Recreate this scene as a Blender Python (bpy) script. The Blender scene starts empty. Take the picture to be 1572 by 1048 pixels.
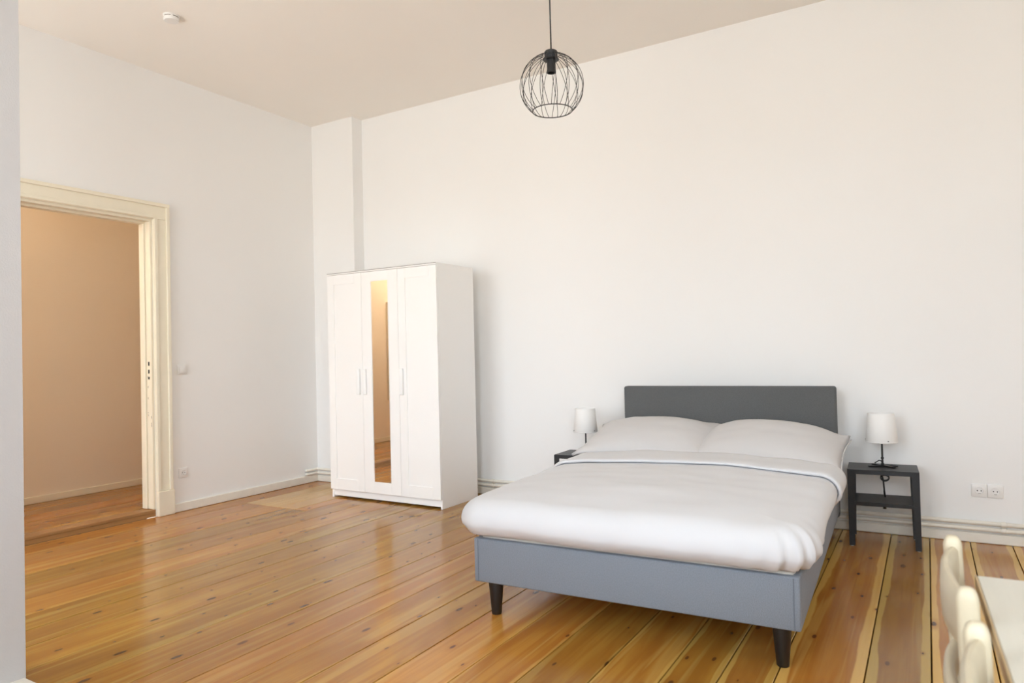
import bpy, bmesh, math, random
from mathutils import Vector, Matrix, noise
random.seed(7)
S = bpy.context.scene
C = S.collection

# ------------------------------------------------------------------ camera
cam_d = bpy.data.cameras.new('camera'); cam = bpy.data.objects.new('camera', cam_d); C.objects.link(cam)
cr = Vector((0.85816767, 0.51280603, -0.02404628)); cu = Vector((0.02989616, -0.00316007, 0.99954801)); cf = Vector((-0.51249826, 0.85849868, 0.0180428))
cam.matrix_world = Matrix(((cr.x, cu.x, -cf.x, 5.1054), (cr.y, cu.y, -cf.y, -4.9525), (cr.z, cu.z, -cf.z, 1.1782), (0, 0, 0, 1)))
cam_d.sensor_fit = 'HORIZONTAL'; cam_d.sensor_width = 36.0; cam_d.lens = 36.0 * 1066.4 / 1572
cam_d.clip_start = 0.05
cam_d.dof.use_dof = True; cam_d.dof.focus_distance = 3.9; cam_d.dof.aperture_fstop = 4.5
S.camera = cam

# ------------------------------------------------------------------ sky and daylight windows
H = 3.4435          # ceiling height
WY = -5.25          # window wall
XR = 6.9            # right wall
NX, NY = 2.164, -3.645   # corner of the near pier
WINS = [(0.40, 1.80), (3.30, 4.50), (5.30, 6.50)]
WZ0, WZ1 = 0.75, 2.95
world = bpy.data.worlds.new('overcast_sky'); S.world = world; world.use_nodes = True
wn = world.node_tree.nodes; wl = world.node_tree.links
bg = wn['Background']; bg.inputs['Strength'].default_value = 12.5
tc = wn.new('ShaderNodeTexCoord'); sp = wn.new('ShaderNodeSeparateXYZ'); rp = wn.new('ShaderNodeValToRGB')
wl.new(tc.outputs['Generated'], sp.inputs[0]); wl.new(sp.outputs['Z'], rp.inputs[0]); wl.new(rp.outputs[0], bg.inputs['Color'])
rp.color_ramp.elements[0].position = 0.0; rp.color_ramp.elements[0].color = (0.72, 0.71, 0.69, 1)     # street and houses below the horizon
rp.color_ramp.elements[1].position = 0.08; rp.color_ramp.elements[1].color = (0.85, 0.945, 1.06, 1)    # overcast sky
for i, (a, b) in enumerate(WINS):
    ld = bpy.data.lights.new('window_portal', 'AREA'); ld.shape = 'RECTANGLE'; ld.size = b - a; ld.size_y = WZ1 - WZ0
    ld.cycles.is_portal = True
    lo = bpy.data.objects.new('window_portal', ld); C.objects.link(lo)
    lo.location = ((a + b) / 2, WY - 0.16, (WZ0 + WZ1) / 2); lo.rotation_euler = (math.radians(90), 0, 0)
vs = S.view_settings; vs.view_transform = 'Standard'; vs.look = 'None'; vs.gamma = 1.0; vs.use_curve_mapping = False
vs.exposure = 0.21
S.cycles.max_bounces = 12; S.cycles.diffuse_bounces = 8; S.cycles.glossy_bounces = 6; S.cycles.transparent_max_bounces = 12
S.cycles.sample_clamp_indirect = 8

# ------------------------------------------------------------------ materials
def N(nt, t, **kw):
    n = nt.nodes.new(t)
    for k, v in kw.items(): setattr(n, k, v)
    return n
def mat(name, col, rough=0.5, metal=0.0, bump=0.0, bscale=200.0, var=0.0, vscale=3.0, sheen=0.0, coat=0.0, spec=0.5, stretch=(1, 1, 1), detail=4):
    m = bpy.data.materials.new(name); m.use_nodes = True; nt = m.node_tree; b = nt.nodes['Principled BSDF']
    b.inputs['Base Color'].default_value = (*col, 1); b.inputs['Roughness'].default_value = rough; b.inputs['Metallic'].default_value = metal
    b.inputs['Specular IOR Level'].default_value = spec; b.inputs['Sheen Weight'].default_value = sheen; b.inputs['Coat Weight'].default_value = coat
    t = N(nt, 'ShaderNodeTexCoord'); mp = N(nt, 'ShaderNodeMapping'); mp.inputs['Scale'].default_value = stretch
    nt.links.new(t.outputs['Object'], mp.inputs[0])
    n2 = N(nt, 'ShaderNodeTexNoise'); n2.inputs['Scale'].default_value = vscale; n2.inputs['Detail'].default_value = detail
    nt.links.new(mp.outputs[0], n2.inputs['Vector'])
    mx = N(nt, 'ShaderNodeMix', data_type='RGBA')
    mx.inputs['A'].default_value = (*[c * (1 - var) for c in col], 1); mx.inputs['B'].default_value = (*[min(1, c * (1 + var)) for c in col], 1)
    nt.links.new(n2.outputs['Fac'], mx.inputs['Factor']); nt.links.new(mx.outputs['Result'], b.inputs['Base Color'])
    if bump:
        n = N(nt, 'ShaderNodeTexNoise'); n.inputs['Scale'].default_value = bscale; n.inputs['Detail'].default_value = 3
        nt.links.new(mp.outputs[0], n.inputs['Vector'])
        bp = N(nt, 'ShaderNodeBump'); bp.inputs['Strength'].default_value = bump; bp.inputs['Distance'].default_value = 0.002
        nt.links.new(n.outputs['Fac'], bp.inputs['Height']); nt.links.new(bp.outputs[0], b.inputs['Normal'])
    return m

def plank_mat(name, heart, dark, sap, sapw=0.13, knots=1.0, rough=0.2):
    m = bpy.data.materials.new(name); m.use_nodes = True; nt = m.node_tree; L = nt.links; b = nt.nodes['Principled BSDF']
    def mth(op, a, bb=None, c=None):
        n = N(nt, 'ShaderNodeMath', operation=op)
        for i, v in enumerate((a, bb, c)):
            if v is None: continue
            if isinstance(v, (int, float)): n.inputs[i].default_value = v
            else: L.new(v, n.inputs[i])
        return n.outputs[0]
    def mixc(f, A, B):
        n = N(nt, 'ShaderNodeMix', data_type='RGBA')
        for k, v in (('A', A), ('B', B)):
            if isinstance(v, tuple): n.inputs[k].default_value = (*v, 1)
            else: L.new(v, n.inputs[k])
        if isinstance(f, (int, float)): n.inputs['Factor'].default_value = f
        else: L.new(f, n.inputs['Factor'])
        return n.outputs['Result']
    def ss(x, a, bb):
        n = N(nt, 'ShaderNodeMapRange', interpolation_type='SMOOTHSTEP'); L.new(x, n.inputs['Value'])
        n.inputs['From Min'].default_value = a; n.inputs['From Max'].default_value = bb; return n.outputs[0]
    t = N(nt, 'ShaderNodeTexCoord'); oi = N(nt, 'ShaderNodeObjectInfo'); R = oi.outputs['Random']
    off = N(nt, 'ShaderNodeCombineXYZ'); L.new(mth('MULTIPLY', R, 37.0), off.inputs[0]); L.new(mth('MULTIPLY', R, 91.0), off.inputs[1]); L.new(mth('MULTIPLY', R, 13.0), off.inputs[2])
    va = N(nt, 'ShaderNodeVectorMath', operation='ADD'); L.new(t.outputs['Object'], va.inputs[0]); L.new(off.outputs[0], va.inputs[1]); P = va.outputs[0]
    def ns(scale, sc3, detail=3, dist=0.0):
        mp = N(nt, 'ShaderNodeMapping'); mp.inputs['Scale'].default_value = sc3; L.new(P, mp.inputs[0])
        n = N(nt, 'ShaderNodeTexNoise'); n.inputs['Scale'].default_value = scale; n.inputs['Detail'].default_value = detail; n.inputs['Distortion'].default_value = dist
        L.new(mp.outputs[0], n.inputs['Vector']); return n.outputs['Fac']
    gs = N(nt, 'ShaderNodeSeparateXYZ'); L.new(t.outputs['Generated'], gs.inputs[0])
    oc = N(nt, 'ShaderNodeSeparateColor'); L.new(oi.outputs['Color'], oc.inputs[0])
    e = mth('SUBTRACT', 0.5, mth('ABSOLUTE', mth('SUBTRACT', gs.outputs[0], 0.5)))
    wob = ns(1.0, (5.0, 1.7, 1.0), 3)
    # sapwood edge width differs from board to board
    thr = mth('MULTIPLY_ADD', mth('SUBTRACT', wob, 0.5), 0.26, oc.outputs[0])
    sapm = mth('MULTIPLY', ss(mth('SUBTRACT', thr, e), -0.016, 0.016), oc.outputs[2])
    grain = ns(1.0, (38.0, 1.1, 1.0), 5, 0.6)
    broad = ns(1.0, (7.0, 0.9, 1.0), 3, 1.2)
    fine = ns(1.0, (260.0, 6.0, 1.0), 2)
    heartc = mixc(ss(broad, 0.30, 0.72), heart, dark)
    heartc = mixc(mth('MULTIPLY', ss(grain, 0.40, 0.66), 0.70), heartc, dark)
    heartc = mixc(mth('MULTIPLY', ss(ns(1.0, (16.0, 0.5, 1.0), 2, 0.8), 0.56, 0.66), 0.45), heartc, sap)
    sapc = mixc(mth('MULTIPLY', ss(grain, 0.45, 0.75), 0.25), sap, heart)
    col = mixc(sapm, heartc, sapc)
    # knots
    mp = N(nt, 'ShaderNodeMapping'); mp.inputs['Scale'].default_value = (8.0, 3.2, 0.0); L.new(P, mp.inputs[0])
    wv = N(nt, 'ShaderNodeTexVoronoi', voronoi_dimensions='2D'); wv.inputs['Scale'].default_value = 1.0; wv.inputs['Randomness'].default_value = 1.0
    L.new(mp.outputs[0], wv.inputs['Vector'])
    cs = N(nt, 'ShaderNodeSeparateColor'); L.new(wv.outputs['Color'], cs.inputs[0])
    gate = ss(cs.outputs[0], 0.38, 0.40)
    size = mth('MULTIPLY_ADD', mth('POWER', cs.outputs[1], 2.0), 0.085, 0.03)
    kd = mth('DIVIDE', mth('ADD', wv.outputs['Distance'], mth('MULTIPLY', mth('SUBTRACT', ns(1.0, (30, 12, 1), 1), 0.5), 0.04)), size)
    core = mth('MULTIPLY', mth('SUBTRACT', 1.0, ss(kd, 0.55, 1.05)), gate)
    halo = mth('MULTIPLY', mth('SUBTRACT', 1.0, ss(kd, 0.6, 3.2)), gate)
    col = mixc(mth('MULTIPLY', halo, 0.55 * knots), col, dark)
    col = mixc(mth('MULTIPLY', core, 0.90 * knots), col, (0.085, 0.026, 0.008))
    col = mixc(mth('MULTIPLY', oc.outputs[1], mth('SUBTRACT', 1.0, sapm)), col, (0.30, 0.115, 0.045))
    hs = N(nt, 'ShaderNodeHueSaturation'); L.new(col, hs.inputs['Color'])
    L.new(mth('MULTIPLY_ADD', R, 0.42, 0.80), hs.inputs['Value']); L.new(mth('MULTIPLY_ADD', R, -0.012, 0.511), hs.inputs['Hue'])
    fm = mixc(mth('MULTIPLY', ss(fine, 0.5, 0.8), 0.10), hs.outputs[0], dark)
    L.new(fm, b.inputs['Base Color'])
    L.new(mth('MULTIPLY_ADD', broad, 0.14, rough - 0.05), b.inputs['Roughness'])
    b.inputs['Specular IOR Level'].default_value = 0.32
    b.inputs['Coat Weight'].default_value = 0.15; b.inputs['Coat Roughness'].default_value = 0.10
    bp = N(nt, 'ShaderNodeBump'); bp.inputs['Strength'].default_value = 0.10; bp.inputs['Distance'].default_value = 0.002
    L.new(ns(1.0, (11.0, 1.3, 1.0), 2), bp.inputs['Height']); L.new(bp.outputs[0], b.inputs['Normal'])
    return m

M = {}
M['wall'] = mat('white_wall_paint', (0.85, 0.842, 0.825), 0.85, bump=0.12, bscale=90, var=0.012, vscale=1.2)
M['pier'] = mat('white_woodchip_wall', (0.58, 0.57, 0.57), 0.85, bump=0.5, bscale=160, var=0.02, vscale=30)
M['ceil'] = mat('ceiling_paint', (0.88, 0.84, 0.785), 0.9, var=0.01)  # slight warm tint stands in for light bounced off the floor
M['hall'] = mat('hall_warm_tone', (0.86, 0.76, 0.63), 0.9, bump=0.1, bscale=90, var=0.02, vscale=1.5)  # warm tone set evenly in the hall wall colour
M['trim'] = mat('cream_trim_paint', (0.84, 0.78, 0.63), 0.38, var=0.05, vscale=9, bump=0.1, bscale=25)
M['skirt'] = mat('aged_white_skirting_paint', (0.80, 0.765, 0.68), 0.45, var=0.08, vscale=14, bump=0.15, bscale=30)
M['gap'] = mat('dark_sub_floor', (0.05, 0.03, 0.018), 0.9, var=0.1, spec=0.0)  # even dark brown for the sub floor below the plank gaps
M['plank'] = plank_mat('lacquered_pine_plank', (0.46, 0.212, 0.036), (0.335, 0.122, 0.017), (0.58, 0.345, 0.090))
M['plank_new'] = plank_mat('pale_new_pine_plank', (0.60, 0.38, 0.13), (0.52, 0.29, 0.09), (0.66, 0.45, 0.18), knots=0.4)
M['sill'] = mat('worn_oak_sill', (0.36, 0.19, 0.07), 0.35, var=0.25, vscale=6, stretch=(8, 0.6, 8))
M['wardrobe'] = mat('white_foil_board', (0.90, 0.89, 0.87), 0.32, var=0.005)
M['handle'] = mat('gloss_white_handle', (0.90, 0.90, 0.89), 0.22, var=0.005)
M['mirror'] = mat('mirror_glass', (0.93, 0.92, 0.90), 0.02, metal=1.0)
M['edge'] = mat('dark_brown_detail', (0.20, 0.17, 0.14), 0.7, var=0.05)
def weave(name, col, var, sheen):
    return mat(name, col, 0.85, bump=0.45, bscale=420, var=var, vscale=260, sheen=sheen, spec=0.2, stretch=(1, 1, 1.0), detail=2)
M['base'] = weave('blue_grey_woven_fabric', (0.215, 0.238, 0.275), 0.30, 0.15)
M['head'] = weave('charcoal_woven_fabric', (0.112, 0.115, 0.115), 0.22, 0.05)
M['piping'] = weave('fabric_seam', (0.17, 0.19, 0.225), 0.2, 0.1)
M['black'] = mat('black_lacquered_wood', (0.013, 0.012, 0.012), 0.35, var=0.1)
M['steel'] = mat('black_powder_coated_steel', (0.014, 0.014, 0.015), 0.42, bump=0.1, bscale=700, var=0.05)
M['linen'] = mat('white_cotton', (0.665, 0.665, 0.68), 0.9, bump=0.10, bscale=500, var=0.01, sheen=0.1, spec=0.15)
M['pillow'] = mat('dimmed_white_cotton', (0.60, 0.585, 0.58), 0.9, bump=0.10, bscale=500, var=0.01, sheen=0.1, spec=0.15)  # same cotton as the duvet, colour darkened because less light reaches the pillows
M['mattress'] = mat('cream_mattress_ticking', (0.74, 0.70, 0.62), 0.9, var=0.03)
M['shade'] = mat('white_lamp_shade', (0.82, 0.81, 0.79), 0.6, var=0.01)
M['plastic'] = mat('white_plastic', (0.80, 0.78, 0.75), 0.35, var=0.01)
M['hole'] = mat('black_hole', (0.01, 0.01, 0.01), 0.9)
M['pine'] = mat('pale_pine', (0.49, 0.42, 0.295), 0.45, var=0.10, vscale=7, stretch=(6, 6, 0.8))
M['table'] = mat('whitewashed_table_top', (0.56, 0.53, 0.45), 0.45, var=0.05, vscale=10, stretch=(8, 0.8, 1))
M['tedge'] = mat('shaded_edge_pine', (0.44, 0.31, 0.16), 0.5, var=0.15, vscale=9, stretch=(8, 0.8, 4))  # pale pine edge, its shade mixed into a browner colour
M['frame'] = mat('window_white_paint', (0.82, 0.81, 0.79), 0.4)
def pane_mat(name, emit=None):
    m = bpy.data.materials.new(name); m.use_nodes = True; nt = m.node_tree; out = nt.nodes['Material Output']
    nt.nodes.remove(nt.nodes['Principled BSDF'])
    a = N(nt, 'ShaderNodeBsdfTransparent'); g = N(nt, 'ShaderNodeBsdfGlossy'); g.inputs['Roughness'].default_value = 0.02
    a.inputs[0].default_value = (0.96, 0.97, 0.97, 1)
    x = N(nt, 'ShaderNodeMixShader'); x.inputs[0].default_value = 0.05
    nt.links.new(a.outputs[0], x.inputs[1]); nt.links.new(g.outputs[0], x.inputs[2]); nt.links.new(x.outputs[0], out.inputs[0])
    return m
M['pane'] = pane_mat('window_glass')
m = mat('bright_frosted_pane', (0.8, 0.8, 0.8), 0.4); M['lit_pane'] = m
m.node_tree.nodes['Principled BSDF'].inputs['Emission Color'].default_value = (1, 0.98, 0.94, 1)
m.node_tree.nodes['Principled BSDF'].inputs['Emission Strength'].default_value = 1.6

# ------------------------------------------------------------------ mesh helpers
def obj(name, bm, m, parent=None, smooth=False, auto=None):
    me = bpy.data.meshes.new(name)
    bmesh.ops.recalc_face_normals(bm, faces=bm.faces)
    bm.to_mesh(me); bm.free()
    o = bpy.data.objects.new(name, me); C.objects.link(o)
    for mm in (m if isinstance(m, (list, tuple)) else [m]): me.materials.append(M[mm] if isinstance(mm, str) else mm)
    if parent: o.parent = parent
    if smooth:
        for p in me.polygons: p.use_smooth = True
    if auto is not None:
        for p in me.polygons: p.use_smooth = True
        me.set_sharp_from_angle(angle=math.radians(auto))
    return o
def empty(name, loc=(0, 0, 0), rz=0.0):
    o = bpy.data.objects.new(name, None); C.objects.link(o); o.location = loc; o.rotation_euler = (0, 0, rz); o.empty_display_size = 0.1
    return o
def tag(o, label, cat, group=None):
    o['label'] = label; o['category'] = cat
    if group: o['group'] = group
    return o
def struct(o, label, cat='room'):
    o['kind'] = 'structure'; o['label'] = label; o['category'] = cat
    return o
def box(bm, x0, x1, y0, y1, z0, z1, bev=0.0, seg=1):
    vs_ = [bm.verts.new((x, y, z)) for x in (x0, x1) for y in (y0, y1) for z in (z0, z1)]
    q = [(0, 1, 3, 2), (4, 6, 7, 5), (0, 4, 5, 1), (2, 3, 7, 6), (0, 2, 6, 4), (1, 5, 7, 3)]
    fs = [bm.faces.new([vs_[i] for i in f]) for f in q]
    if bev:
        es = list({e for f in fs for e in f.edges})
        bmesh.ops.bevel(bm, geom=es, offset=bev, segments=seg, profile=0.5, affect='EDGES')
    return bm
def B(*a, **k): return box(bmesh.new(), *a, **k)
def tube(bm, pts, r, n=8, closed=False):
    pts = [Vector(p) for p in pts]; rings = []; prev = None
    K = len(pts)
    for i, p in enumerate(pts):
        if closed: t = (pts[(i + 1) % K] - pts[i - 1])
        else: t = pts[min(i + 1, K - 1)] - pts[max(i - 1, 0)]
        t.normalize()
        if prev is None:
            a = Vector((0, 0, 1)) if abs(t.z) < 0.9 else Vector((1, 0, 0)); u = t.cross(a).normalized()
        else: u = (prev - t * prev.dot(t)).normalized()
        prev = u; v = t.cross(u); rr = r[i] if isinstance(r, (list, tuple)) else r
        rings.append([bm.verts.new(p + (u * math.cos(2 * math.pi * k / n) + v * math.sin(2 * math.pi * k / n)) * rr) for k in range(n)])
    for i in range(K if closed else K - 1):
        A, Bq = rings[i], rings[(i + 1) % K]
        for k in range(n): bm.faces.new((A[k], A[(k + 1) % n], Bq[(k + 1) % n], Bq[k]))
    if not closed: bm.faces.new(rings[0][::-1]); bm.faces.new(rings[-1])
    return bm
def lathe(bm, prof, n=32, o=(0, 0, 0), close=False):
    rings = []
    for r, z in prof:
        if r < 1e-6: rings.append([bm.verts.new((o[0], o[1], o[2] + z))])
        else: rings.append([bm.verts.new((o[0] + r * math.cos(2 * math.pi * k / n), o[1] + r * math.sin(2 * math.pi * k / n), o[2] + z)) for k in range(n)])
    idx = list(range(len(rings) - 1)) + ([-1] if close else [])
    for i in idx:
        A, Bq = rings[i], rings[i + 1]
        for k in range(n):
            a, b2, c, d = A[k % len(A)], A[(k + 1) % len(A)], Bq[(k + 1) % len(Bq)], Bq[k % len(Bq)]
            f = []
            for v in (a, b2, c, d):
                if v not in f: f.append(v)
            if len(f) > 2: bm.faces.new(f)
    return bm
def copy_tree(o, parent=None):
    c = o.copy(); C.objects.link(c)
    if parent: c.parent = parent
    for ch in list(o.children): copy_tree(ch, c)
    return c

# ------------------------------------------------------------------ room shell
DY0, DY1, DZ = -2.80, -1.78, 2.285        # door opening in the left wall
T = 0.12
bm = bmesh.new(); box(bm, -T, 0, DY1, 0.0, -0.12, H); box(bm, -T, 0, WY - 0.3, DY0, -0.12, H); box(bm, -T, 0, DY0, DY1, DZ, H)
struct(obj('wall_left', bm, 'wall'), 'white wall with the open doorway', 'wall')
struct(obj('wall_back', B(-1.5, XR + 0.25, 0, 0.25, -0.12, H), 'wall'), 'long white wall behind the bed', 'wall')
struct(obj('wall_breast', B(0, 0.533, -0.132, 0, 0, H), 'wall'), 'shallow white projection in the corner behind the wardrobe', 'wall')
struct(obj('wall_right', B(XR, XR + 0.25, WY - 0.3, 0, -0.12, H), 'wall'), 'white wall closing the room on the right', 'wall')
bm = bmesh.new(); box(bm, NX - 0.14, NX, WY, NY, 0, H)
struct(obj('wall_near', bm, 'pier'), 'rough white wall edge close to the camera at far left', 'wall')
bm = bmesh.new(); xs = [0.0] + [v for w in WINS for v in w] + [XR]
for i in range(0, len(xs), 2): box(bm, xs[i], xs[i + 1], WY - 0.3, WY, -0.12, H)
for a, b in WINS: box(bm, a, b, WY - 0.3, WY, -0.12, WZ0); box(bm, a, b, WY - 0.3, WY, WZ1, H)
struct(obj('wall_front', bm, 'wall'), 'white wall with three tall windows behind the camera', 'wall')
struct(obj('ceiling', B(-1.5, XR + 0.25, WY - 0.3, 0.25, H, H + 0.2), 'ceil'), 'plain white ceiling of the bedroom', 'ceiling')
for i, (a, b) in enumerate(WINS):
    w = empty('window_%d' % (i + 1), ((a + b) / 2, WY - 0.12, WZ0)); struct(w, 'tall white framed casement window behind the camera, %s of three' % ('leftmost', 'middle', 'rightmost')[i], 'window')
    hw = (b - a) / 2; hh = WZ1 - WZ0; bm = bmesh.new()
    for x0, x1, z0, z1 in ((-hw, -hw + 0.06, 0, hh), (hw - 0.06, hw, 0, hh), (-hw + .06, hw - .06, 0, 0.07), (-hw + .06, hw - .06, hh - 0.06, hh), (-0.04, 0.04, 0.07, hh - .06), (-hw + .06, -.04, hh * 0.68, hh * 0.68 + 0.07), (.04, hw - .06, hh * 0.68, hh * 0.68 + 0.07)):
        box(bm, x0, x1, -0.035, 0.035, z0, z1)
    obj('window_frame', bm, 'frame', w)
    for x0, x1 in ((-hw + .06, -.04), (.04, hw - .06)):
        for z0, z1 in ((0.07, hh * .68), (hh * .68 + .07, hh - .06)): obj('pane', B(x0, x1, -0.003, 0.003, z0, z1), 'pane', w)
    obj('window_sill', B(-hw, hw, 0.036, 0.18, -0.03 + 0.03, 0.03), 'frame', w)

# hall beyond the doorway
HF = 0.052; HX = -1.19
struct(obj('wall_hall', B(HX - 0.15, HX, -4.8, -0.3, 0, H), 'hall'), 'warm-toned hall wall seen through the doorway', 'wall')
bm = bmesh.new(); box(bm, HX, -T, -0.3, -0.15, 0, H); box(bm, HX, -T, -4.95, -4.8, 0, H)
struct(obj('wall_hall_end', bm, 'hall'), 'warm-toned end walls of the hall', 'wall')
struct(obj('baseboard_hall', B(HX, HX + 0.018, -4.8, -0.3, HF, HF + 0.058, bev=0.004), 'trim'), 'low cream skirting board along the hall wall', 'skirting board')

# floor: sub floor with every plank a piece of its own
sub = struct(obj('floor', B(-0.02, XR, WY, 0, -0.12, -0.022), 'gap'), 'lacquered pine plank floor with dark gaps and knots', 'floor')
seams = [0.0, 0.235, 0.46, 0.70, 0.925, 1.165, 1.415, 1.625, 1.83, 2.075, 2.326, 2.541, 2.72, 2.885, 3.11, 3.345, 3.585, 3.80, 4.03, 4.25, 4.43, 4.605, 4.88, 5.085, 5.29, 5.495, 5.71, 5.93, 6.14, 6.37, 6.58, 6.76, 6.90]
G = 0.0024
def plank(x0, x1, y0, y1, parent, m='plank', z=0.0, th=0.022):
    cx, cy = (x0 + x1) / 2, (y0 + y1) / 2
    hw, hl = (x1 - x0) / 2 - G, (y1 - y0) / 2 - G * 0.6
    o = obj('plank', B(-hw, hw, -hl, hl, -th, 0, bev=0.0015), m, parent)
    o.location = (cx, cy, z + random.uniform(-0.0006, 0.0006)); o.rotation_euler = (0, random.uniform(-0.002, 0.002), 0)
    k = max(0.0, min(1.0, (cx - 3.6) / 1.2))        # older boards with broad pale sapwood edges lie towards the far right
    rd = random.random()
    o.color = (0.015 + 0.13 * k + random.uniform(-0.04, 0.05), (0.25 if rd < 0.25 else 0.05) + 0.30 * k * rd, 0.40 + 0.60 * k, 1)
    return o
PX0, PX1, PY = 0.235, 0.80, -1.14           # patch of newer boards in the corner
for a, b in zip(seams[:-1], seams[1:]):
    yb = WY
    top = 0.0
    if a >= PX0 - 1e-6 and a < PX1 - 0.05: top = PY
    cuts = [yb, top]
    if random.random() < 0.3: cuts.insert(1, random.uniform(-4.9, -4.2))
    for y0, y1 in zip(cuts[:-1], cuts[1:]): plank(a, b, y0, y1, sub)
# boards of the patch and the filler beside it
px = [0.235, 0.42, 0.61, 0.80]
for a, b in zip(px[:-1], px[1:]): plank(a, b, PY, 0.0, sub, 'plank_new')
plank(0.80, 0.925, PY, 0.0, sub)
fl = struct(obj('floor_hall', B(HX, -T, -4.8, -0.3, -0.1, HF - 0.022), 'gap'), 'pine plank floor of the hall, one low step up', 'floor')
hx = [HX, -0.95, -0.72, -0.49, -0.27, -0.105]
for a, b in zip(hx[:-1], hx[1:]): plank(a, min(b, -0.105), -4.8, -0.3, fl, z=HF) if b < -0.2 else plank(a, -T, -4.8, -0.3, fl, z=HF)
sl = empty('trim_2', (0, (DY0 + DY1) / 2, 0)); struct(sl, 'worn wooden door sill at the foot of the open doorway', 'door sill')
hl = (DY1 - DY0) / 2 - 0.0002
obj('sill_board', B(-T, 0.002, -hl, hl, 0.03, HF + 0.003, bev=0.004, seg=2), 'sill', sl)
obj('riser', B(-T, 0.0, -hl, hl, 0.002, 0.03), 'sill', sl)

# door frame
df = empty('trim_1', (0, (DY0 + DY1) / 2, 0)); struct(df, 'old cream painted door frame with moulded casing and worn lock strike', 'door frame')
hw = (DY1 - DY0) / 2; CW = 0.128
for s in (-1, 1):
    def side(y0, y1): return (min(s * y0, s * y1), max(s * y0, s * y1))
    bm = bmesh.new()
    a, b = side(hw, hw + CW); box(bm, 0.0, 0.022, a, b, 0.19, DZ + 0.0, bev=0.003)
    a, b = side(hw + CW - 0.028, hw + CW); box(bm, 0.020, 0.036, a, b, 0.19, DZ + CW - 0.028, bev=0.005, seg=2)
    a, b = side(hw + 0.004, hw + 0.03); box(bm, 0.020, 0.030, a, b, 0.19, DZ + 0.004, bev=0.004, seg=2)
    obj('casing', bm, 'trim', df)
    a, b = side(hw + 0.0005, hw + CW + 0.006); obj('plinth_block', B(0.0005, 0.042, a, b, 0.0, 0.19, bev=0.005, seg=2), 'trim', df)
    bm = bmesh.new()
    a, b = side(hw - 0.018, hw); box(bm, -T, 0.0, a, b, HF + 0.006, DZ - 0.018, bev=0.002)
    a, b = side(hw - 0.034, hw - 0.018); box(bm, -T, -0.062, a, b, HF + 0.006, DZ - 0.034, bev=0.004)
    lin = obj('lining', bm, 'trim', df)
    if s > 0:
        st = bmesh.new()
        for z0, z1 in ((1.155, 1.185), (1.095, 1.125), (1.05, 1.07)): box(st, -0.040, -0.026, hw - 0.0205, hw - 0.0165, z0, z1)
        obj('strike_slot', st, 'hole', lin)
        st = bmesh.new()
        for k in range(9):
            z = random.choice([0.72, 0.98]) + random.uniform(-.09, .09); y = random.choice([-0.05, -0.012]); box(st, y, y + 0.004, hw - 0.0187, hw - 0.0165, z, z + random.uniform(.006, .025))
        obj('chipped_paint', st, 'edge', lin)
bm = bmesh.new()
box(bm, 0.0, 0.022, -hw - CW, hw + CW, DZ, DZ + CW, bev=0.003); box(bm, 0.020, 0.038, -hw - CW, hw + CW, DZ + CW - 0.028, DZ + CW, bev=0.005, seg=2); box(bm, 0.020, 0.030, -hw, hw, DZ + 0.004, DZ + 0.03, bev=0.004, seg=2)
obj('head_casing', bm, 'trim', df)
bm = bmesh.new(); box(bm, -T, 0.0, -hw, hw, DZ - 0.018, DZ); box(bm, -T, -0.062, -hw + .018, hw - .018, DZ - 0.034, DZ - 0.018); obj('head_lining', bm, 'trim', df)

# skirting boards
def skirt(name, parts, label, h=0.060, d=0.024):
    bm = bmesh.new()
    for x0, x1, y0, y1 in parts:
        box(bm, x0, x1, y0, y1, 0.001, h, bev=0.004)
    return struct(obj(name, bm, 'skirt'), label, 'skirting board')
skirt('baseboard_left', [(0, 0.024, DY1 + CW + 0.008, -0.133)], 'chipped white skirting board beside the door frame', h=0.068)
skirt('baseboard_back', [(0.534, XR, -0.026, 0)], 'low white skirting board below the heating pipes', h=0.058)
skirt('baseboard_breast', [(0.025, 0.558, -0.157, -0.133), (0.534, 0.558, -0.133, -0.027)], 'low white skirting board in the corner by the wardrobe', h=0.058)
skirt('baseboard_near', [(NX + 0.001, NX + 0.25, NY - 0.35, NY - 0.004)], 'flat white strip on the floor at the foot of the near wall edge', h=0.012)

# painted heating pipes above the skirting
for k, z in enumerate((0.084, 0.120)):
    pr = empty('heating_pipe', (0, 0, z)); tag(pr, ('lower' if k == 0 else 'upper') + ' of two thin white painted heating pipes along the bed wall', 'pipe', 'heating pipes along the skirting')
    pts = [(0.004, -0.29, 0), (0.022, -0.285, 0), (0.030, -0.27, 0), (0.030, -0.18, 0), (0.036, -0.168, 0), (0.05, -0.162, 0), (0.545, -0.162, 0), (0.559, -0.158, 0), (0.563, -0.145, 0), (0.563, -0.05, 0), (0.567, -0.036, 0), (0.58, -0.032, 0), (2.0, -0.032, 0), (4.0, -0.0325, 0.001), (XR - 0.01, -0.032, 0)]
    obj('pipe', tube(bmesh.new(), pts, 0.0125, 10), 'skirt', pr, smooth=True)
    for x in (1.95, 3.0, 5.455, 6.6):
        bm = bmesh.new(); tube(bm, [(x - 0.011, -0.032, 0), (x + 0.011, -0.032, 0)], 0.0165, 12); box(bm, x - 0.008, x + 0.008, -0.03, -0.001, -0.006, 0.006)
        obj('clamp', bm, 'skirt', pr, auto=40)

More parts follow.
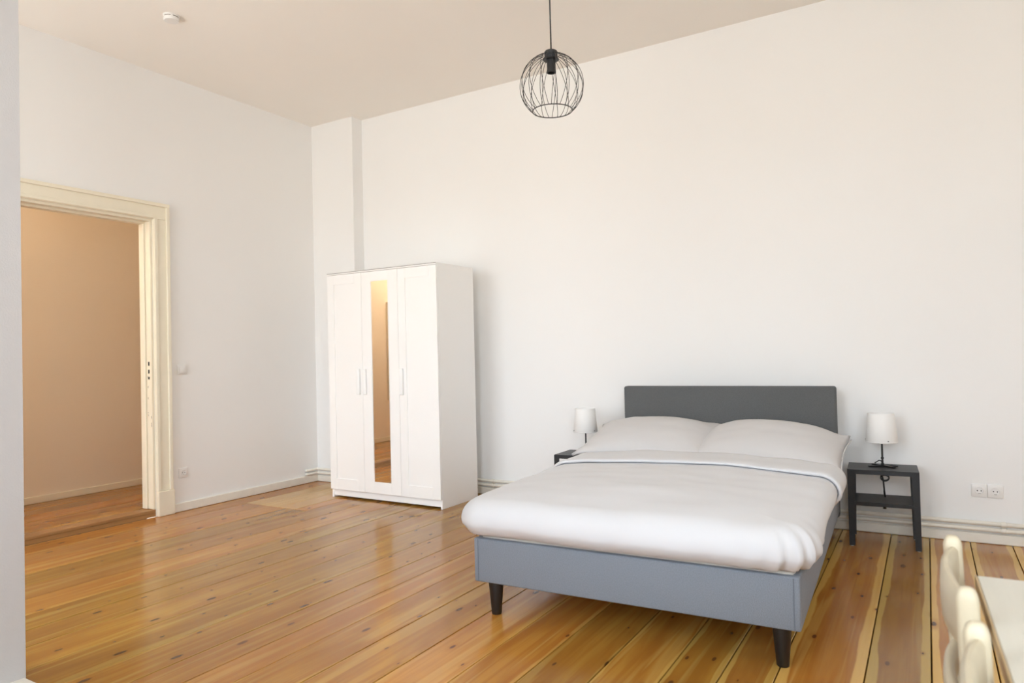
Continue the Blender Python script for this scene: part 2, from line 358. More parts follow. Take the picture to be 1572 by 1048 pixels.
# hall window seen in the wardrobe mirror
hwn = empty('window_3', (HX, -3.90, 0.0)); struct(hwn, 'narrow hall window with bright upper pane, seen in the wardrobe mirror', 'window')
bm = bmesh.new()
for y0, y1, z0, z1 in ((0.31, 0.37, .60, 1.92), (-.37, -.31, .60, 1.92), (-.31, .31, 1.88, 1.92), (-.31, .31, .60, .64), (-.31, .31, 1.38, 1.41)): box(bm, 0.0, 0.03, y0, y1, z0, z1)
obj('window_frame', bm, 'trim', hwn)
obj('pane', B(0.002, 0.010, -.31, .31, 1.41, 1.88), 'lit_pane', hwn)
obj('lower_panel', B(0.002, 0.014, -.31, .31, .64, 1.38), 'sill', hwn)

# added lamp, unseen, that gives the hall its warm light
hl_ = empty('added_hall_lamp', (-0.66, -3.75, H)); tag(hl_, 'added warm globe lamp on the hall ceiling, out of view', 'added lamp')
obj('lamp_base', lathe(bmesh.new(), [(0, 0), (0.06, 0), (0.06, -0.03), (0.03, -0.05), (0.03, -0.40), (0, -0.40)], 24), 'plastic', hl_, auto=40)
M['globe'] = mat('added_lit_globe', (0.9, 0.85, 0.75), 0.4)
gb = M['globe'].node_tree.nodes['Principled BSDF']; gb.inputs['Emission Color'].default_value = (1, 0.85, 0.66, 1); gb.inputs['Emission Strength'].default_value = 40
obj('globe', lathe(bmesh.new(), [(0.13 * math.sin(math.pi * k / 16), -0.52 + 0.13 * math.cos(math.pi * k / 16)) for k in range(17)], 28), 'globe', hl_, smooth=True)

# ------------------------------------------------------------------ wardrobe
W = empty('wardrobe', (0.715, -0.664, 0), -0.0063); tag(W, 'white three-door wardrobe with a narrow mirror in the middle door', 'wardrobe')
ww, wd, wh = 1.17, 0.50, 1.90
for x in (0.0, ww - 0.018): obj('side_panel', B(x, x + 0.018, 0.019, wd, 0.0, wh - 0.016, bev=0.001), 'wardrobe', W)
obj('top_panel', B(0.0, ww, 0.0, wd, wh - 0.016, wh, bev=0.001), 'wardrobe', W)
obj('top_dark_line', B(0.001, ww - 0.001, -0.0008, -0.0001, wh - 0.0055, wh - 0.0015), 'edge', W)  # thin dark line drawn along the front of the top panel
obj('bottom_panel', B(0.018, ww - 0.018, 0.03, wd - 0.006, 0.075, 0.091), 'wardrobe', W)
obj('back_panel', B(0.018, ww - 0.018, wd - 0.006, wd - 0.002, 0.075, wh - 0.016), 'wardrobe', W)
bm = bmesh.new(); box(bm, 0.018, ww - 0.018, 0.026, 0.040, 0.016, 0.075)
obj('plinth', bm, 'wardrobe', W)
DW = ww / 3
def door(i, rail, panel_z0, panel_z1, mirror):
    x0 = i * DW + 0.0012; x1 = (i + 1) * DW - 0.0012; z0, z1 = 0.072, wh - 0.019
    d = obj('door', bmesh_door(x0, x1, z0, z1, rail, panel_z0, panel_z1), 'wardrobe', W)
    if mirror: obj('mirror', B(x0 + rail + 0.001, x1 - rail - 0.001, 0.004, 0.007, panel_z0, panel_z1), 'mirror', d)
    else: obj('inset_panel', B(x0 + rail, x1 - rail, 0.007, 0.012, panel_z0, panel_z1), 'wardrobe', d)
    return d, x0, x1
def bmesh_door(x0, x1, z0, z1, r, pz0, pz1):
    bm = bmesh.new()
    box(bm, x0, x0 + r, 0, 0.017, z0, z1, bev=0.0015); box(bm, x1 - r, x1, 0, 0.017, z0, z1, bev=0.0015)
    box(bm, x0 + r, x1 - r, 0, 0.017, pz1, z1); box(bm, x0 + r, x1 - r, 0, 0.017, z0, pz0)
    return bm
for i, (r, hxo) in enumerate(((0.075, 'R'), (0.098, 'L'), (0.075, 'L'))):
    d, x0, x1 = door(i, r, 0.165, 1.80, i == 1)
    hx_ = x1 - 0.045 if hxo == 'R' else x0 + 0.022
    obj('handle', B(hx_ - 0.009, hx_ + 0.024, -0.022, -0.0002, 0.875, 1.085, bev=0.006, seg=2), 'handle', d)
    if i == 1:
        bm = bmesh.new(); rr = 0.004
        xa, xb = x0 + r, x1 - r
        for q in ((xa, xa + rr, 0.165, 1.80), (xb - rr, xb, 0.165, 1.80)): box(bm, q[0], q[1], -0.001, 0.006, q[2], q[3])
        obj('mirror_rim', bm, 'handle', d)

# ------------------------------------------------------------------ bed
BX, BY, BR = 3.3147, -2.3344, 0.0369
BW, B0, B1, BL = 1.3754, 0.155, 0.351, 2.043
bed = empty('bed', (BX, BY, 0), BR); tag(bed, 'double bed with blue-grey upholstered base, dark headboard and black tapered legs', 'bed')
fb = obj('foot_panel', B(0.0, BW, 0.0, 0.035, B0, B1, bev=0.008, seg=3), 'base', bed, auto=40)
for x in (0.022, BW - 0.022): obj('seam', tube(bmesh.new(), [(x, -0.0012, B0 + 0.004), (x, -0.0012, B1 - 0.004)], 0.0022, 6), 'piping', fb)
for x in (0.0, BW - 0.035): obj('side_panel', B(x, x + 0.035, 0.036, BL, B0, B1, bev=0.008, seg=3), 'base', bed, auto=40)
obj('slatted_deck', B(0.036, BW - 0.036, 0.036, BL, B1 - 0.09, B1 - 0.03), 'mattress', bed)
hb = obj('headboard', B(0.0, BW, BL + 0.001, BL + 0.075, 0.12, 0.930, bev=0.016, seg=4), 'head', bed, auto=50)
for x, y in ((0.075, 0.065), (BW - 0.075, 0.065), (0.075, BL - 0.07), (BW - 0.075, BL - 0.07)):
    bm = bmesh.new(); lathe(bm, [(0, 0), (0.021, 0), (0.0225, 0.003), (0.035, 0.150), (0.035, B0), (0, B0)], 28)
    o = obj('leg', bm, 'black', bed, auto=40); o.location = (x, y, 0)
def at_bed(x, y, z):
    c, s = math.cos(BR), math.sin(BR); return Vector((BX + c * x - s * y, BY + s * x + c * y, z))

mt = obj('mattress', B(-BW / 2 + 0.02, BW / 2 - 0.02, -1.0, 1.0, 0.0, 0.145, bev=0.03, seg=4), 'mattress', auto=50)
mt.location = at_bed(BW / 2, 1.025, B1 - 0.0295); mt.rotation_euler = (0, 0, BR); tag(mt, 'cream mattress mostly hidden under the duvet on the bed', 'mattress')

# cushion-like shell of nested rounded outlines
def outline(x0, x1, y0, y1, r, n=14, m=46):
    """rounded rectangle, counter-clockwise, fixed vertex count"""
    r = max(1e-4, min(r, (x1 - x0) / 2 - 1e-4, (y1 - y0) / 2 - 1e-4)); P = []
    cs_ = [(x1 - r, y0 + r, -90), (x1 - r, y1 - r, 0), (x0 + r, y1 - r, 90), (x0 + r, y0 + r, 180)]
    for i, (cx, cy, a0) in enumerate(cs_):
        for k in range(n):
            a = math.radians(a0 + 90 * k / (n - 1)); P.append((cx + r * math.cos(a), cy + r * math.sin(a)))
        nx_, ny_, na = cs_[(i + 1) % 4]
        e0 = P[-1]; a = math.radians(na); e1 = (nx_ + r * math.cos(a), ny_ + r * math.sin(a))
        for k in range(1, m): P.append((e0[0] + (e1[0] - e0[0]) * k / m, e0[1] + (e1[1] - e0[1]) * k / m))
    return P
def fnoise(x, y, s, seed=0.0): return noise.noise(Vector((x * s + seed, y * s - seed, seed * 1.7)))
def shell(prof, rect, rad, disp, inner=22):
    """prof: list of (offset outwards, z) from the hem up to the flat; then shrinking rings to the middle"""
    x0, x1, y0, y1 = rect; bm = bmesh.new(); rings = []
    offs = list(prof)
    dmin = prof[-1][0]; maxin = min(x1 - x0, y1 - y0) / 2 + dmin - 0.004
    for k in range(1, inner + 1): offs.append((dmin - maxin * (k / inner), prof[-1][1]))
    for j, (d, z) in enumerate(offs):
        rr = max(0.004, rad + d)
        P = outline(x0 - d, x1 + d, y0 - d, y1 + d, rr)
        rings.append([bm.verts.new(disp(x, y, z, j, min(1.0, j / (len(prof) - 1)))) for x, y in P])
    n = len(rings[0])
    for a, b in zip(rings[:-1], rings[1:]):
        for k in range(n): bm.faces.new((a[k], a[(k + 1) % n], b[(k + 1) % n], b[k]))
    bm.faces.new(rings[-1]); bm.faces.new(rings[0][::-1])
    return bm

# duvet
def duvet_disp(x, y, z, j, f):
    if j < 4: return (x, y, max(z, 0.476) if y > 1.34 else z)      # underside lying on the mattress
    z0_ = z
    # long soft wrinkles, a puffy crown, gathers along the hem
    cx = (x - BW / 2) / (BW / 2)
    top = f ** 2
    crown = 0.028 * max(0.0, 1 - abs(cx) ** 2.4) * min(1.0, max(0.0, (y + 0.02) / 0.35)) * top
    wr = 0.011 * fnoise(x * 1.0, y * 1.6, 2.6, 3.1) + 0.006 * fnoise(x, y * 1.4, 6.0, 9.2)
    dz = crown + wr * (0.4 + 0.6 * top)
    # the hem climbs along the sides
    hem = (1 - f)
    if y > 0.12: dz += hem * (0.055 * min(1, (y - 0.12) / 0.35)) * (1 if x > BW / 2 else 0.4)
    # gathers, strongest at the right foot corner
    cd = math.hypot(x - (BW + 0.02), y + 0.02)
    amp = 0.003 + 0.013 * math.exp(-(cd / 0.20) ** 2)
    ang = math.atan2(y - 0.35, x - BW + 0.35)
    g = amp * hem * math.sin(34 * (x - 0.35 * y) + 3 * fnoise(x, y, 3)) if cd > 0.3 else amp * (hem * 0.95 + 0.05) * math.sin(36 * ang + 4 * fnoise(x, y, 5))
    ox = oy = 0.0
    if x > BW - 0.1: ox = g
    if x < 0.1: ox = -g
    if y < 0.1: oy = -g
    ox += 0.008 * fnoise(y, z, 3.0, 5.5) * hem; oy += 0.010 * fnoise(x, z, 3.2, 1.5) * hem
    dz += 0.006 * fnoise(x, y, 4.5, 2.2) * hem
    zz = z + dz
    if y > 1.34 and -0.002 < x < BW + 0.002: zz = max(zz, 0.478 + 0.06 * (z0_ - 0.36))
    return (x + ox, y + oy, zz)
prof = [(-0.30, 0.484), (-0.035, 0.484), (-0.012, 0.474), (-0.010, 0.385), (0.006, 0.366), (0.028, 0.374)]
for k in range(1, 13):
    a = math.radians(-30 + 120 * k / 12)
    ex, ez = (0.058, 0.060) if a < 0 else (0.105, 0.095)
    cx0 = 0.0 if a < 0 else -0.047
    prof.append((cx0 + ex * math.cos(a), 0.430 + ez * math.sin(a)))
prof.append((-0.10, 0.529)); prof.append((-0.15, 0.532))
DX0, DX1 = -0.040, BW + 0.004
bm = shell(prof, (DX0, DX1, 0.0, 1.44), 0.10, duvet_disp)
dv = obj('duvet', bm, 'linen', smooth=True); dv.location = (BX, BY, 0.0); dv.rotation_euler = (0, 0, BR)
tag(dv, 'thick white duvet covering the foot and middle of the bed', 'duvet')
# turned back strip: a second layer that follows the duvet from hem to hem
half = [(d, z, min(1.0, k / (len(prof) - 1))) for k, (d, z) in enumerate(prof)][5:]
sec = [(DX0 - d, z, f) for d, z, f in half]
nmid = 34
xa, xb = sec[-1][0], DX1 + half[-1][0]
sec += [(xa + (xb - xa) * k / nmid, half[-1][1], 1.0) for k in range(1, nmid)]
sec += [(DX1 + d, z, f) for d, z, f in half[::-1]]
lay = [(1.42, 0.003), (1.08, 0.003), (1.055, 0.003), (1.045, 0.007), (1.041, 0.012), (1.044, 0.018), (1.053, 0.022), (1.08, 0.023), (1.14, 0.021), (1.22, 0.019), (1.30, 0.018), (1.37, 0.018), (1.42, 0.016), (1.435, 0.008)]
bm = bmesh.new(); grid = []
for i_, (x, z, f) in enumerate(sec):
    p0 = sec[max(0, i_ - 1)]; p1 = sec[min(len(sec) - 1, i_ + 1)]
    t_ = Vector((p1[0] - p0[0], 0, p1[1] - p0[1])).normalized(); nrm = Vector((-t_.z, 0, t_.x))
    row = []
    for y, off in lay:
        yy = y + (0.030 * fnoise(x, 0.0, 1.7, 4.0) - 0.02 * (1 - f)) * (1.0 if y < 1.3 else 0.0)
        q = Vector(duvet_disp(x, yy, z, 5, f)) + nrm * (off * (1 + 0.25 * fnoise(x, y, 6, 8.0)))
        row.append(bm.verts.new(q))
    grid.append(row)
for a, b in zip(grid[:-1], grid[1:]):
    for k in range(len(lay)): bm.faces.new((a[k], a[(k + 1) % len(lay)], b[(k + 1) % len(lay)], b[k]))
bm.faces.new(grid[0]); bm.faces.new(grid[-1][::-1])
obj('turned_back_edge', bm, 'linen', dv, smooth=True)

# pillows
def pillow(name, w, d, h, seed, dl, dr):
    bm = bmesh.new(); n = 40; top = []; bot = []
    for sgn, store in ((1, top), (-1, bot)):
        for i in range(n + 1):
            row = []
            for j in range(n + 1):
                u = -1 + 2 * i / n; v = -1 + 2 * j / n
                pu = 1 - 0.055 * (1 - v * v) ** 1.0 * 0 ; x = u * w / 2 * (1 - 0.045 * (1 - v * v) * abs(u) ** 3); y = v * d / 2 * (1 - 0.06 * (1 - u * u) * abs(v) ** 3)
                th = (max(0, 1 - abs(u) ** 2.6) ** 0.62) * (max(0, 1 - abs(v) ** 2.4) ** 0.62)
                crease = 0.006 * fnoise(x, y, 4.0, seed) + 0.003 * fnoise(x, y, 12, seed + 4)
                cornf = max(0, abs(u) - 0.62) * max(0, abs(v) - 0.5) * 6
                z = sgn * h / 2 * th * (1.0 if sgn > 0 else 0.7) + crease * (0.35 + min(1, 3 * th)) + 0.02 * cornf * math.sin(7 * (u + v) + seed)
                z -= (dl if u < 0 else dr) * abs(u) ** 2.4 * (0.62 + 0.38 * v) 
                row.append((x, y, z))
            store.append(row)
    vt = [[bm.verts.new(p) for p in r] for r in top]
    vb = [[(vt[i][j] if i in (0, n) or j in (0, n) else bm.verts.new(bot[i][j])) for j in range(n + 1)] for i in range(n + 1)]
    for i in range(n):
        for j in range(n):
            bm.faces.new((vt[i][j], vt[i + 1][j], vt[i + 1][j + 1], vt[i][j + 1])); bm.faces.new((vb[i][j], vb[i][j + 1], vb[i + 1][j + 1], vb[i + 1][j]))
    return obj(name, bm, 'pillow', smooth=True)
def hem_strip(w, d, parent, dr, side):
    bm = bmesh.new(); pts = []
    for k in range(15):
        t_ = -1 + 2 * k / 14; pts.append((side * (w / 2 * (1 - 0.045 * (1 - t_ * t_)) + 0.003), t_ * d / 2 * 0.97, 0.004 * math.sin(5 * t_) - dr * (0.62 + 0.38 * t_)))
    tube(bm, pts, 0.0045, 6); obj('hem', bm, 'pillow', parent, smooth=True)
for k, (x, y, z, rx, ry, rz, sd, dl, dr, lab) in enumerate((
        (0.275, 1.745, 0.610, 16, 0.0, 1.0, 1.3, 0.060, 0.035, 'white pillow on the wardrobe side of the bed, tucked behind the other pillow'),
        (1.010, 1.730, 0.603, 17, 1.0, -2.0, 6.1, 0.055, 0.075, 'white pillow nearer the black lamp table with sockets beside it, overlapping the other pillow'))):
    pw = pillow('pillow', 0.86, 0.60, 0.200, sd, dl, dr)
    hem_strip(0.86, 0.60, pw, dr if k else dl, 1 if k else -1)
    pw.location = at_bed(x, y, z); pw.rotation_euler = (math.radians(rx), math.radians(ry), BR + math.radians(rz)); tag(pw, lab, 'pillow', 'pillows on the bed')

# ------------------------------------------------------------------ bedside tables
def side_table():
    t = empty('bedside_table'); w, d, h = 0.37, 0.28, 0.45
    bm = bmesh.new(); box(bm, 0, w, 0, d, h - 0.004, h, bev=0.0012)
    box(bm, 0, w, 0, 0.002, h - 0.026, h - 0.004); box(bm, 0, w, d - 0.002, d, h - 0.026, h - 0.004); box(bm, 0, 0.002, 0.002, d - 0.002, h - 0.026, h - 0.004); box(bm, w - 0.002, w, 0.002, d - 0.002, h - 0.026, h - 0.004)
    obj('table_top', bm, 'steel', t)
    zs = 0.262; bm = bmesh.new(); box(bm, 0.004, w - 0.004, 0.004, d - 0.004, zs - 0.003, zs)
    box(bm, 0.004, w - 0.004, 0.004, 0.006, zs - 0.022, zs - 0.003); box(bm, 0.004, w - 0.004, d - 0.006, d - 0.004, zs - 0.022, zs - 0.003)
    obj('shelf', bm, 'steel', t)
    for sx in (0, 1):
        for sy in (0, 1):
            # bent angle: two tapering plates
            bm = bmesh.new(); zt, zb = h - 0.005, 0.004
            def plate(along_x):
                wt, wb = (0.040, 0.031)
                pts = []
                for z, ww_ in ((zb, wb), (zt, wt)):
                    for o_ in (0.0, ww_):
                        for th in (0.0, 0.003):
                            x, y = (o_, th) if along_x else (th, o_)
                            pts.append(bm.verts.new(((w - x) if sx else x, (d - y) if sy else y, z)))
                for f in ((0, 1, 3, 2), (4, 6, 7, 5), (0, 4, 5, 1), (2, 3, 7, 6), (0, 2, 6, 4), (1, 5, 7, 3)): bm.faces.new([pts[i] for i in f])
            plate(True); plate(False)
            lg = obj('leg', bm, 'steel', t)
            X = w - 0.014 if sx else 0.014; Y = d - 0.014 if sy else 0.014
            obj('foot_cap', lathe(bmesh.new(), [(0, 0), (0.010, 0), (0.012, 0.006), (0, 0.006)], 10, (X, Y, 0)), 'plastic', lg)
            bm = bmesh.new(); yy = 0.0 if sy == 0 else d
            tube(bm, [(w - 0.02 if sx else 0.02, yy - 0.002 if sy == 0 else yy + 0.002, zs - 0.012), (w - 0.02 if sx else 0.02, yy, zs - 0.012)], 0.004, 10)
            obj('screw', bm, 'black', lg)
    return t
st1 = side_table(); st1.location = (4.6775, -0.4033, 0); st1.rotation_euler = (0, 0, 0.055); tag(st1, 'black metal bedside table with lower shelf near the wall sockets', 'bedside table', 'bedside tables')
st2 = copy_tree(st1); st2.location = (2.785, -0.515, 0); st2.rotation_euler = (0, 0, 0.03); tag(st2, 'black metal bedside table half hidden behind the bed on the wardrobe side', 'bedside table', 'bedside tables')

# ------------------------------------------------------------------ table lamps
def lamp():
    t = empty('table_lamp')
    bm = bmesh.new()
    for k, a in enumerate((12, 128, 205, 318)):
        a = math.radians(a); c, s = math.cos(a), math.sin(a); px_, py_ = -s, c; L0 = 0.082
        vs_ = []
        for z in (0.0, 0.007):
            for rr, hw_ in ((0.0, 0.0095), (L0, 0.0075)):
                for sg in (-1, 1): vs_.append(bm.verts.new((c * rr + px_ * hw_ * sg, s * rr + py_ * hw_ * sg, z + (0.0 if rr else 0.003))))
        for f in ((0, 1, 3, 2), (4, 6, 7, 5), (0, 4, 5, 1), (2, 3, 7, 6), (0, 2, 6, 4), (1, 5, 7, 3)): bm.faces.new([vs_[i] for i in f])
    obj('base', bm, 'black', t)
    obj('stem', lathe(bmesh.new(), [(0, 0.006), (0.009, 0.006), (0.009, 0.018), (0.0055, 0.022), (0.0055, 0.044), (0.0085, 0.047), (0.0085, 0.055), (0.0055, 0.058), (0.005, 0.20), (0.014, 0.205), (0.014, 0.245), (0, 0.245)], 16), 'black', t, auto=40)
    sh = obj('lamp_shade', lathe(bmesh.new(), [(0.086, 0.146), (0.0875, 0.148), (0.0725, 0.318), (0.071, 0.320), (0.0695, 0.318), (0.0845, 0.148)], 48, close=True), 'shade', t, auto=50)
    bm = bmesh.new(); tube(bm, [(0.0865 * math.cos(a), 0.0865 * math.sin(a), 0.150) for a in [2 * math.pi * k / 40 for k in range(40)]], 0.0022, 6, closed=True); obj('rim', bm, 'shade', sh, smooth=True)
    bm = bmesh.new()
    for a in (0, 120, 240):
        a = math.radians(a + 20); tube(bm, [(0.012 * math.cos(a), 0.012 * math.sin(a), 0.215), (0.083 * math.cos(a), 0.083 * math.sin(a), 0.170)], 0.0014, 6)
    obj('shade_carrier', bm, 'plastic', sh)
    for a in (-70, 170): obj('shade_pin', B(*(lambda x, y: (x - .0022, x + .0022, y - .0022, y + .0022))(0.0875 * math.cos(math.radians(a)), 0.0875 * math.sin(math.radians(a))), 0.158, 0.1625), 'black', sh)
    return t
l1 = lamp(); l1.location = (4.855, -0.225, 0.4502); l1.rotation_euler = (0, 0, 0.1)
bm = bmesh.new()
obj('cord', tube(bm, [(0.0, 0.009, 0.012), (-0.006, 0.03, 0.03), (-0.016, 0.055, 0.028), (-0.03, 0.085, 0.012), (-0.035, 0.118, 0.005), (-0.033, 0.134, -0.006), (-0.03, 0.134, -0.035), (-0.022, 0.10, -0.040), (-0.015, 0.04, -0.042), (-0.012, 0.0, -0.038)], 0.0032, 8), 'black', l1, smooth=True)
bm = bmesh.new(); pts = []
for k in range(90):
    a = 2 * math.pi * k / 20; pts.append((-0.005 + 0.022 * math.cos(a) + 0.014, -0.03 + 0.0009 * k * 0.4, -0.064 + 0.019 * math.sin(a) - 0.0045 * math.cos(a * 0.31)))
tube(bm, pts, 0.003, 6); tube(bm, [(-0.012, 0.0, -0.036), (-0.014, -0.012, -0.045), (-0.004, -0.02, -0.062), (0.0, -0.015, -0.08), (0.003, -0.01, -0.12), (0.008, 0.005, -0.183)], 0.0045, 8)
obj('cord_coil', bm, 'black', l1, smooth=True)
bm = bmesh.new(); tube(bm, [(0.008, 0.117, -0.165), (0.010, 0.119, -0.235)], 0.003, 8); tube(bm, [(0.010, 0.119, -0.230), (0.010, 0.119, -0.278)], [0.006, 0.010], 10)
obj('plug', bm, 'black', l1)
tag(l1, 'small white shaded lamp on the bedside table near the wall sockets', 'lamp', 'bedside lamps')
l2 = lamp(); l2.location = (2.945, -0.315, 0.4502); l2.rotation_euler = (0, 0, 0.9); tag(l2, 'small white shaded lamp beside the bed, partly hidden by a pillow', 'lamp', 'bedside lamps')

# ------------------------------------------------------------------ sockets, switch, smoke alarm
def socket(name, loc, rz, label, group=None):
    t = empty(name, loc, rz)          # plate faces local -Y
    obj('cover_plate', B(-0.039, 0.039, -0.009, 0.0, -0.039, 0.039, bev=0.004, seg=2), 'plastic', t, auto=40)
    ring = lathe(bmesh.new(), [(0.0225, 0.0), (0.0225, 0.003), (0.0195, 0.003), (0.0185, -0.0005)], 28)
    o = obj('rim', ring, 'plastic', t, auto=40); o.rotation_euler = (math.radians(90), 0, 0); o.location = (0, -0.009, 0)
    o = obj('recess', lathe(bmesh.new(), [(0, 0.0), (0.0186, 0.0), (0.0186, 0.0006), (0, 0.0006)], 28), 'shade', t); o.rotation_euler = (math.radians(90), 0, 0); o.location = (0, -0.009, 0)
    for x in (-0.0095, 0.0095):
        o = obj('contact_hole', lathe(bmesh.new(), [(0, 0), (0.0033, 0), (0.0033, 0.0008), (0, 0.0008)], 12), 'hole', t); o.rotation_euler = (math.radians(90), 0, 0); o.location = (x, -0.0095, 0)
    for z, mm in ((-0.0165, 'edge'), (0.0165, 'plastic')):
        obj('earth_clip', B(-0.007, 0.007, -0.0110, -0.0096, z - 0.0010, z + 0.0010), mm, t)
    return tag(t, label, 'wall socket', group)
socket('wall_socket', (5.345, 0, 0.305), 0, 'left one of two white round wall sockets right of the bedside table', 'paired wall sockets')
socket('wall_socket', (5.4235, 0, 0.305), 0, 'right one of two white round wall sockets right of the bedside table', 'paired wall sockets')
socket('wall_socket', (0, -1.55, 0.30), math.radians(90), 'single white wall socket low beside the door frame')
t = empty('light_switch', (0, -1.547, 1.118), math.radians(90)); tag(t, 'white light switch beside the cream door frame', 'light switch')
obj('cover_plate', B(-0.04, 0.04, -0.010, 0, -0.04, 0.04, bev=0.004, seg=2), 'plastic', t, auto=40)
obj('rocker', B(-0.028, 0.028, -0.016, -0.0101, -0.028, 0.028, bev=0.003, seg=2), 'plastic', t, auto=40)

t = empty('smoke_detector', (0.925, -2.20, H)); tag(t, 'round white smoke detector on the ceiling above the door side', 'smoke detector')
obj('housing', lathe(bmesh.new(), [(0, 0), (0.050, 0), (0.050, -0.006), (0.047, -0.008), (0.047, -0.030), (0.043, -0.036), (0, -0.038)], 40), 'plastic', t, auto=35)
def arc_slot(a0, a1):
    bm = bmesh.new(); k = 12; vs_ = []
    for i in range(k + 1):
        a = math.radians(a0 + (a1 - a0) * i / k)
        vs_.append([bm.verts.new((r * math.cos(a), r * math.sin(a), z)) for r, z in ((0.0455, -0.011), (0.0476, -0.011), (0.0476, -0.0155), (0.0455, -0.0155))])
    for p, q in zip(vs_[:-1], vs_[1:]):
        for j in range(4): bm.faces.new((p[j], p[(j + 1) % 4], q[(j + 1) % 4], q[j]))
    bm.faces.new(vs_[0]); bm.faces.new(vs_[-1][::-1]); return bm
for a in (-90, -20, 50, 120, 190): obj('slot', arc_slot(a, a + 52), 'edge', t)

# ------------------------------------------------------------------ pendant lamp
PXp, PYp, PZp, RR = 3.854, -2.5, 2.240, 0.127
t = empty('pendant_lamp', (PXp, PYp, H)); tag(t, 'round black wire cage pendant lamp hanging from the ceiling', 'pendant lamp')
zc = PZp - H
def cagept(a, ph): return (RR * math.sin(ph) * math.cos(a), RR * math.sin(ph) * math.sin(a), zc + RR * math.cos(ph))
ph0 = math.asin(0.030 / RR); ph1 = math.pi - math.asin(0.079 / RR)
NW = 15
for fam in (1, -1):
    for k in range(NW):
        a0 = 2 * math.pi * k / NW + (0.1 if fam > 0 else 0.0)
        pts = [cagept(a0 + fam * 0.30 * (i / 18), ph0 + (ph1 - ph0) * i / 18) for i in range(19)]
        obj('cage_wire', tube(bmesh.new(), pts, 0.00115, 5), 'black', t, smooth=True)
zr = zc + RR * math.cos(ph1)
obj('cage_ring', tube(bmesh.new(), [(0.079 * math.cos(2 * math.pi * k / 48), 0.079 * math.sin(2 * math.pi * k / 48), zr) for k in range(48)], 0.0021, 8, closed=True), 'black', t, smooth=True)
zt = zc + RR * math.cos(ph0)
obj('cap', lathe(bmesh.new(), [(0, zt + 0.024), (0.004, zt + 0.024), (0.006, zt + 0.019), (0.023, zt + 0.017), (0.0265, zt + 0.013), (0.0265, zt - 0.012), (0.031, zt - 0.016), (0.031, zt - 0.019), (0, zt - 0.019)], 28), 'steel', t, auto=35)
obj('bulb_socket', lathe(bmesh.new(), [(0, zt - 0.018), (0.0175, zt - 0.018), (0.0175, zt - 0.062), (0.0185, zt - 0.064), (0.0185, zt - 0.070), (0.015, zt - 0.070), (0.013, zt - 0.03), (0, zt - 0.03)], 24), 'steel', t, auto=35)
obj('cord', tube(bmesh.new(), [(0, 0, -0.01), (0.0005, 0, (zt) * 0.3), (0.0, 0.0005, zt * 0.7), (0.001, 0, zt + 0.012)], 0.0031, 8), 'black', t, smooth=True)
obj('ceiling_rose', lathe(bmesh.new(), [(0, 0), (0.05, 0), (0.05, -0.02), (0.045, -0.025), (0, -0.025)], 32), 'black', t, auto=40)

# ------------------------------------------------------------------ dining table and chairs in the foreground
TB = empty('dining_table', (5.170, -3.377, 0), 0.030); tag(TB, 'pale dining table top cut off by the right edge of the picture', 'table')
obj('table_top', B(0.003, 0.75, -1.20, 0, 0.719, 0.740, bev=0.002), 'table', TB)
obj('edge_band', B(0.0, 0.0028, -1.20, 0, 0.717, 0.7405), 'tedge', TB)
for y in (-0.28, -0.92):
    obj('leg', B(0.44, 0.52, y - 0.04, y + 0.04, 0.021, 0.718, bev=0.004), 'pine', TB)
    obj('foot', B(0.40, 0.56, y - 0.15, y + 0.15, 0.0, 0.020, bev=0.004), 'pine', TB)

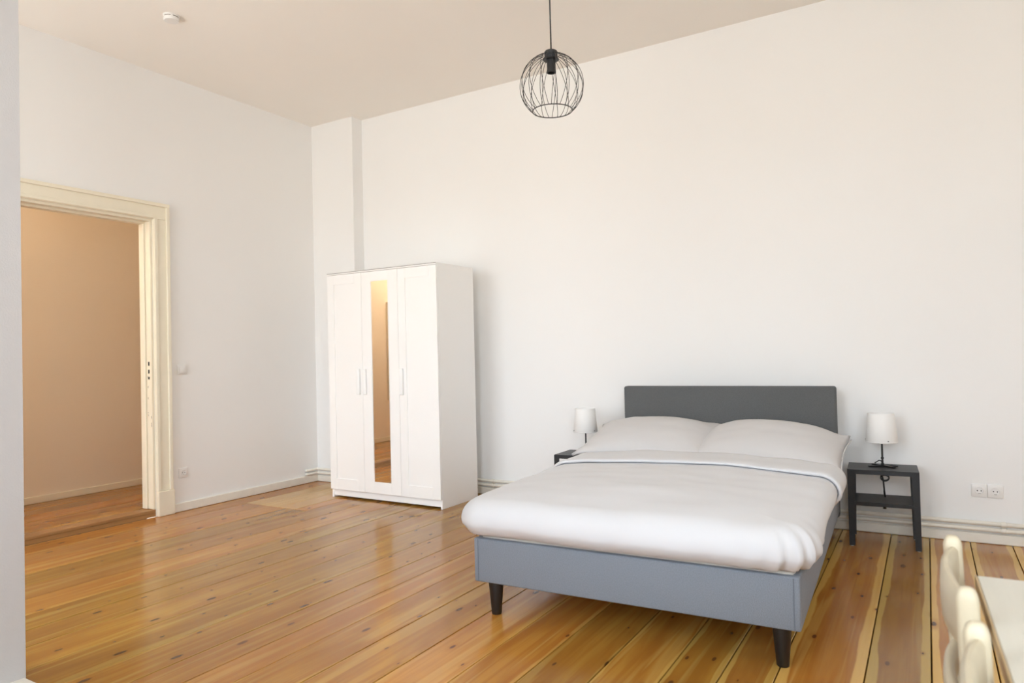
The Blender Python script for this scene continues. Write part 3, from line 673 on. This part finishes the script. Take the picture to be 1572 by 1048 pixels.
def chair():
    t = empty('dining_chair'); wd_ = 0.335; zt_ = 0.80     # sitter faces +X, back posts at x=0, y = +-wd/2
    def rpost(y):
        bm = bmesh.new(); prev = None; hx_, hy_ = 0.016, 0.013; n = 12
        secs = [(0.0, 0.0), (0.20, 0.004), (0.45, 0.008), (0.62, 0.004), (zt_ - 0.022, 0.0)]
        for k in range(1, 7):
            a = math.radians(90 * k / 6); secs.append((zt_ - 0.022 + 0.022 * math.sin(a), 0.0, 1 - 0.75 * (1 - math.cos(a)) ))
        for sc in secs:
            z, xo = sc[0], sc[1]; f_ = sc[2] if len(sc) > 2 else 1.0
            ring = []
            for k in range(16):
                a = 2 * math.pi * (k + .5) / 16; c, s = math.cos(a), math.sin(a); q = (abs(c) ** 4 + abs(s) ** 4) ** -0.25
                ring.append(bm.verts.new((xo + hx_ * c * q * max(.3, f_), y + hy_ * s * q * max(.3, f_), z)))
            if prev:
                for k in range(16): bm.faces.new((prev[k], prev[(k + 1) % 16], ring[(k + 1) % 16], ring[k]))
            else: bm.faces.new(ring[::-1])
            prev = ring
        bm.faces.new(prev); return bm
    for s in (-1, 1): obj('back_post', rpost(s * wd_ / 2), 'pine', t, auto=50)
    def rail(z0, z1, th, bulge):
        bm = bmesh.new(); n = 18; rings = []; y0 = wd_ / 2 - 0.010
        for i in range(n + 1):
            v = -1 + 2 * i / n; x = -bulge * (1 - v * v); y = v * y0; ring = []
            zc_, hz, hx_ = (z0 + z1) / 2, (z1 - z0) / 2 * (1 - 0.12 * abs(v) ** 3), th / 2
            for k in range(12):
                a = 2 * math.pi * (k + .5) / 12; c, s_ = math.cos(a), math.sin(a); q = (abs(c) ** 4 + abs(s_) ** 4) ** -0.25
                ring.append(bm.verts.new((x + hx_ * c * q, y, zc_ + hz * s_ * q)))
            rings.append(ring)
        for a, b in zip(rings[:-1], rings[1:]):
            for k in range(12): bm.faces.new((a[k], a[(k + 1) % 12], b[(k + 1) % 12], b[k]))
        bm.faces.new(rings[0][::-1]); bm.faces.new(rings[-1]); return bm
    for z0, z1 in ((0.690, 0.786), (0.545, 0.605)): obj('back_rail', rail(z0, z1, 0.020, 0.019), 'pine', t, auto=50)
    obj('seat', B(0.019, 0.36, -wd_ / 2 + 0.002, wd_ / 2 - 0.002, 0.432, 0.452, bev=0.006, seg=2), 'pine', t, auto=40)
    for s in (-1, 1):
        obj('front_leg', B(0.315, 0.349, *sorted((s * (wd_ / 2 - 0.038), s * (wd_ / 2 - 0.006))), 0.0, 0.432, bev=0.003), 'pine', t)
        obj('seat_rail', B(0.024, 0.314, *sorted((s * (wd_ / 2 - 0.030), s * (wd_ / 2 - 0.010))), 0.372, 0.431), 'pine', t)
        obj('stretcher', B(0.018, 0.316, *sorted((s * (wd_ / 2 - 0.028), s * (wd_ / 2 - 0.014))), 0.16, 0.19), 'pine', t)
    obj('front_rail', B(0.322, 0.342, -wd_ / 2 + 0.038, wd_ / 2 - 0.038, 0.372, 0.431), 'pine', t)
    return t
c1 = chair(); c1.location = (5.142, -3.495, 0); c1.rotation_euler = (0, 0, 0.03); tag(c1, 'pale pine chair at the far end of the dining table, nearest the bed', 'chair', 'pine dining chairs')
c2 = copy_tree(c1); c2.location = (5.155, -3.985, 0); c2.rotation_euler = (0, 0, 0.02); tag(c2, 'pale pine chair nearest the camera, cut off by the bottom edge', 'chair', 'pine dining chairs')
